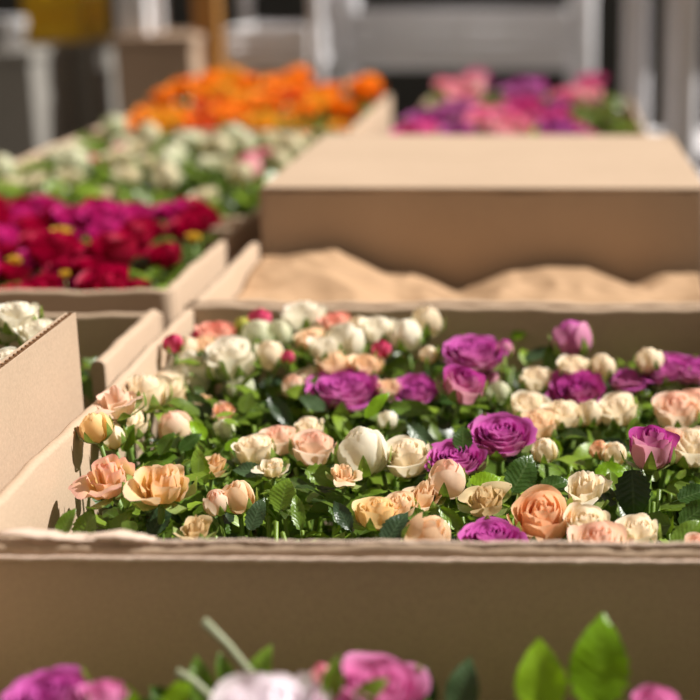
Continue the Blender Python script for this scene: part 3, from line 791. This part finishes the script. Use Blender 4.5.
# ------------------------------------------------------------------ foreground box below the picture edge and its flowers
fb = carton('low cardboard box under the foreground flowers, nearest the viewer', -.42, .22, .22, .80, -.13, zbot=-.215, seed=91)
FG = 'blurred flowers along the bottom of the picture'
FL = (-.40, .20, .25, .78)
for px, py, w, kind, col, D, lean, tow, lab in [
    (48, 704, 84, 'open', 'violet', .70, -.1, .2, 'blurred magenta violet rose at the bottom left of the foreground'),
    (102, 698, 42, 'half', 'lilacpink', .70, .1, .1, 'blurred pink bud touching the bottom left magenta rose'),
    (262, 724, 116, 'half', 'lilacwhite', .68, 0, .1, 'big blurred white rose with a lilac edge in the foreground'),
    (374, 694, 100, 'open', 'lilacpink', .71, .15, .1, 'large blurred pink rose, right of the big foreground white one'),
    (322, 674, 20, 'bud', 'softpink', .70, -.1, .1, 'tiny pale pink bud between the foreground white and pink roses'),
    (655, 712, 56, 'half', 'lilacpink', .71, .1, .1, 'blurred rosy flower right of the two bright foreground leaves')]:
    P, t = at_d(px, py, D)
    rose(px, py, w, kind, col, lab, lean, tow, group=FG, pos=(P, t), bottom=-.208, nleaf=2, lim=FL)
def shoot(label, name, px, py, D, leaves, mat, stem_px=None):
    P, t = at_d(px, py, D)
    root = empty(name, (P.x, P.y, ZR-.208), label, 'leafy stem'); inv = -root.location
    pts = [Vector((0, 0, 0)), Vector((.004, 0, .10)), P+inv]
    MB().tube(pts, [.003, .0025, .0018], 7).build('stem', STEM, root, True)
    for lx_, ly_, L, ang, wf in leaves:
        Q, t2 = at_d(lx_, ly_, D); a = math.radians(ang)
        d = CM @ Vector((math.cos(a), math.sin(a), 0)); nrm = CM @ Vector((rnd.uniform(-.2, .2), .35, 1))
        place_leaf(root, Q+inv, d, nrm, L*t2/F, mat, rnd.randrange(5), wf)
    return root
shoot('shoot with two bright yellow green leaves standing before the box front', 'leafy_shoot', 570, 712, .72,
      [(543, 714, 72, 94, 1.05), (596, 710, 94, 86, 1.05)], LEAF_BRIGHT)
shoot('dark green leafy shoot left of the two bright leaves in the foreground', 'leafy_shoot', 450, 715, .73,
      [(428, 712, 44, 95, .9), (458, 715, 56, 80, .9), (440, 720, 40, 140, .9)], LEAF_DARK)
shoot('dark green leaves in the foreground above the big white rose', 'leafy_shoot', 240, 705, .73,
      [(205, 712, 56, 100, .8), (252, 700, 56, 75, .8), (180, 712, 40, 140, .9), (232, 690, 40, 110, .7)], LEAF)
shoot('green leaves left of the big white foreground rose', 'leafy_shoot', 150, 722, .71,
      [(138, 712, 42, 130, .8), (166, 715, 44, 60, .9), (118, 716, 40, 120, .8)], LEAF_BRIGHT)
shoot('green leaves curling over the left part of the large pink foreground rose', 'leafy_shoot', 345, 718, .69,
      [(330, 700, 44, 80, .8), (352, 706, 44, 40, .8)], LEAF)
def twig(label, p0, p1, D):
    A, _ = at_d(*p0, D); B, _ = at_d(*p1, D)
    root = empty('twig', (B.x, B.y, ZR-.208), label, 'twig'); inv = -root.location
    MB().tube([Vector((0, 0, 0)), (B+inv)*.6, B+inv, (A*.5+B*.5)+inv+Vector((0, 0, .002)), A+inv], [.0026, .0026, .0026, .0022, .0028], 7).build('stem', TWIG, root, True)
twig('bare grey green twig pointing up left above the big white foreground rose', (203, 621), (252, 675), .73)
twig('short bare twig lower left of the longer one in the foreground', (176, 672), (210, 696), .72)
foliage('foliage', 'dark leaves low in the foreground box beneath the blurred flowers', -.39, .19, .50, .78, -.19, -.10, 420, .03, .05, 12)

# ------------------------------------------------------------------ table, floor, back of the hall
STEEL = plain('galvanised_steel', srgb(236, 234, 238), .45, .0, .08)
DARKSTEEL = plain('dark_steel', srgb(70, 72, 78), .5, .3, .1)
GREYP = plain('grey_plastic', srgb(150, 146, 140), .55, 0, .08)
WHITEP = plain('pale_plastic', srgb(226, 224, 226), .5, 0, .06)
YELP = plain('yellow_plastic', srgb(226, 178, 10), .45, 0, .08)
GREENP = plain('green_plastic', srgb(50, 92, 54), .5, 0, .1)
BROWN = plain('brown_board', srgb(186, 158, 134), .7, 0, .1)
WOODM = plain('brown_wood', srgb(176, 122, 54), .6, 0, .2)
FLOORM = plain('concrete_floor', srgb(110, 108, 104), .8, 0, .15, 2)
WALLM = plain('dark_wall', srgb(64, 64, 62), .85, 0, .2, 1.5)

tb = empty('display_table', (-.3, 1.9, 0), 'long dark steel table carrying the two rows of flower boxes', 'table')
TZ = ZR-.2155
MB().box(-.72, -1.85, TZ-.04, .66, 1.85, TZ).build('table_top', DARKSTEEL, tb, bevel=.004)
for sx in (-.66, .60):
    for sy in (-1.75, 0, 1.75):
        MB().box(sx-.025, sy-.025, 0, sx+.025, sy+.025, TZ-.0405).build('leg', DARKSTEEL, tb)
fl = MB().box(-8, -3, -.05, 7, 10, 0).build('floor', FLOORM); tag(fl, 'grey concrete floor of the market hall', 'floor', None, 'structure')
wb = MB().box(-8, 9, 0, 7, 9.15, 4.2).build('wall_back', WALLM); tag(wb, 'dark far wall of the hall', 'wall', None, 'structure')

def X_at(px, D): return at_d(px, 60, D)[0].x
def Z_at(py, D): return at_d(300, py, D)[0].z
def trolley(label, x0, x1, y0, y1, ztop, shelves, post=.05):
    r = empty('trolley', ((x0+x1)/2, (y0+y1)/2, 0), label, 'trolley', None); cx, cy = r.location.x, r.location.y
    for x in (x0, x1):
        for y in (y0, y1):
            MB().tube([(x-cx, y-cy, .131), (x-cx, y-cy, ztop*.5), (x-cx, y-cy, ztop)], post/2, 18).build('post', STEEL, r, True)
            MB().tube([(x-cx-.015, y-cy, .065), (x-cx+.015, y-cy, .065)], .065, 16).build('wheel', DARKSTEEL, r)
    for z in shelves:
        MB().box(x0+post/2-cx, y0-post/2-cy, z-.03, x1-post/2-cx, y1+post/2-cy, z).build('shelf', STEEL, r, bevel=.004)
    return r
def crate(label, x0, x1, y0, y1, z0, z1, mat, name='plastic_crate', rails=4):
    r = empty(name, ((x0+x1)/2, (y0+y1)/2, z0), label, 'crate'); w, d, h = (x1-x0)/2, (y1-y0)/2, z1-z0; t = .012
    MB().box(-w, -d, 0, w, d, t).build('base_panel', mat, r)
    def side(ax):
        mb = MB(); rh = h/(rails*1.35)
        for k in range(rails):
            z = t+.001+(h-t-rh-.001)*k/(rails-1)
            if ax[0] == 'y': mb.box(-w, ax[1]-t/2, z, w, ax[1]+t/2, z+rh)
            else: mb.box(ax[1]-t/2, -d+t, z, ax[1]+t/2, d-t, z+rh)
        n = 4
        for k in range(n+1):
            p = -1+2*k/n
            if ax[0] == 'y': mb.box(p*(w-.012)-.012, ax[1]-t/2+.001, t, p*(w-.012)+.012, ax[1]+t/2-.001, h-.001)
            else: mb.box(ax[1]-t/2+.001, p*(d-.03)-.012, t, ax[1]+t/2-.001, p*(d-.03)+.012, h-.001)
        mb.build('side_wall', mat, r)
    side(('y', -d+t/2)); side(('y', d-t/2)); side(('x', -w+t/2)); side(('x', w-t/2))
    return r
# steel trolley at the right with two bright posts
trolley('tall steel trolley at the right with two pale upright posts', X_at(640, 4.6), X_at(640, 4.6)+.75, 4.6, 5.1, 2.3, [.25, .75, 1.75], .06)
trolley('slender steel trolley by the right edge, its post nearest the camera', X_at(688, 3.95), X_at(688, 3.95)+.7, 3.95, 4.4, 2.2, [.25, .70, 1.75], .06)
trolley('steel trolley behind the pink flowers holding pale crates', X_at(330, 6.0), X_at(582, 6.0), 5.95, 6.6, 2.3, [.3, Z_at(62, 5.9), 1.72], .10)
crate('pale slatted crate on the trolley shelf behind the pink flowers', X_at(352, 5.9), X_at(568, 5.9), 5.92, 6.5, Z_at(62, 5.9)+.001, Z_at(14, 5.9), WHITEP, rails=3)
tr2 = trolley('steel trolley behind the orange flowers, left of the crate trolley', X_at(205, 5.2)+.03, X_at(318, 5.2), 5.2, 5.8, 2.3, [.3, Z_at(62, 5.2), 1.8], .05)
crate('pale crate on the trolley shelf behind the orange flowers', X_at(222, 5.15), X_at(306, 5.15), 5.2, 5.7, Z_at(62, 5.15)+.001, Z_at(30, 5.15), WHITEP, rails=3)
crate('dark green crate lower on the trolley behind the orange flowers', X_at(222, 5.15), X_at(306, 5.15), 5.2, 5.7, .301, .80, GREENP)
wp = MB().box(-.04, -.04, 0, .04, .04, 2.4).build('wooden_post', WOODM, None, bevel=.005, loc=(X_at(210, 5.0), 5.0, 0))
tag(wp, 'brown wooden post between the board stack and the pale crate', 'post')
def stackbox(label, name, x0, x1, y0, y1, z0, z1, mat, cat='box'):
    r = empty(name, ((x0+x1)/2, (y0+y1)/2, z0), label, cat); w, d, h = (x1-x0)/2, (y1-y0)/2, z1-z0
    MB().box(-w, -d, 0, w, d, h-.03).build('body', mat, r, bevel=.006)
    MB().box(-w-.008, -d-.008, h-.0295, w+.008, d+.008, h).build('lid', mat, r, bevel=.004)
    return r
zt = Z_at(36, 4.8)
stackbox('tall brown carton standing on the floor behind the orange flowers', 'tall_carton', X_at(114, 4.8), X_at(192, 4.8), 4.8, 5.2, 0, zt, BROWN)
stackbox('pale grey tub standing on the tall brown carton', 'grey_tub', X_at(106, 4.8)+.03, X_at(146, 4.8), 4.84, 5.1, zt+.001, zt+.2, WHITEP, 'tub')
zt = Z_at(42, 5.0)
stackbox('narrow grey cabinet under the yellow crate', 'grey_cabinet', X_at(60, 5.0), X_at(94, 5.0), 5.0, 5.3, 0, zt, GREYP, 'cabinet')
crate('yellow crate on the narrow grey cabinet at the upper left', X_at(26, 4.98), X_at(84, 4.98), 4.99, 5.3, zt+.001, zt+.24, YELP, rails=3)
zt = Z_at(52, 4.6)
stackbox('grey cabinet at the left edge under the white bucket', 'grey_cabinet', X_at(-30, 4.6), X_at(30, 4.6), 4.6, 5.0, 0, zt, GREYP, 'cabinet')
bk = empty('white_bucket', (X_at(12, 4.66), 4.68, zt+.001), 'small round white bucket on the grey cabinet at the left edge', 'bucket')
MB().lathe([(.001, 0), (.036, 0), (.046, .095), (.049, .10), (.045, .10), (.034, .006), (.001, .006)], n=28).build('body', WHITEP, bk, True)
MB().lathe([(.046, .074), (.050, .076), (.050, .082), (.0465, .084)], n=28).build('rim', WHITEP, bk, True)
# ------------------------------------------------------------------ light
sun = bpy.data.lights.new('sun', 'SUN'); so = bpy.data.objects.new('sun', sun); COL.objects.link(so)
el, az = math.radians(46), math.radians(14)
dv = Vector((math.cos(el)*math.cos(az), math.cos(el)*math.sin(az), math.sin(el)))
so.rotation_euler = dv.to_track_quat('Z', 'Y').to_euler(); so.location = (3, 1, 4)
sun.energy = 6.7; sun.angle = math.radians(.8); sun.color = (1, .965, .905)
wd = bpy.data.worlds.new('world'); SC.world = wd; wd.use_nodes = True
nt = wd.node_tree; bgn = nt.nodes['Background']
tc = nt.nodes.new('ShaderNodeTexCoord'); sx = nt.nodes.new('ShaderNodeSeparateXYZ'); rp = nt.nodes.new('ShaderNodeValToRGB')
nt.links.new(tc.outputs['Generated'], sx.inputs[0]); nt.links.new(sx.outputs['Z'], rp.inputs[0])
rp.color_ramp.elements[0].position = 0; rp.color_ramp.elements[0].color = (.05, .043, .035, 1)
rp.color_ramp.elements[1].position = .6; rp.color_ramp.elements[1].color = (.68, .56, .44, 1)
nt.links.new(rp.outputs[0], bgn.inputs['Color']); bgn.inputs['Strength'].default_value = .51

SC.view_settings.view_transform = 'Standard'; SC.view_settings.look = 'None'
SC.view_settings.gamma = 1; SC.view_settings.use_curve_mapping = False
SC.view_settings.exposure = 0.0
SC.cycles.use_denoising = True
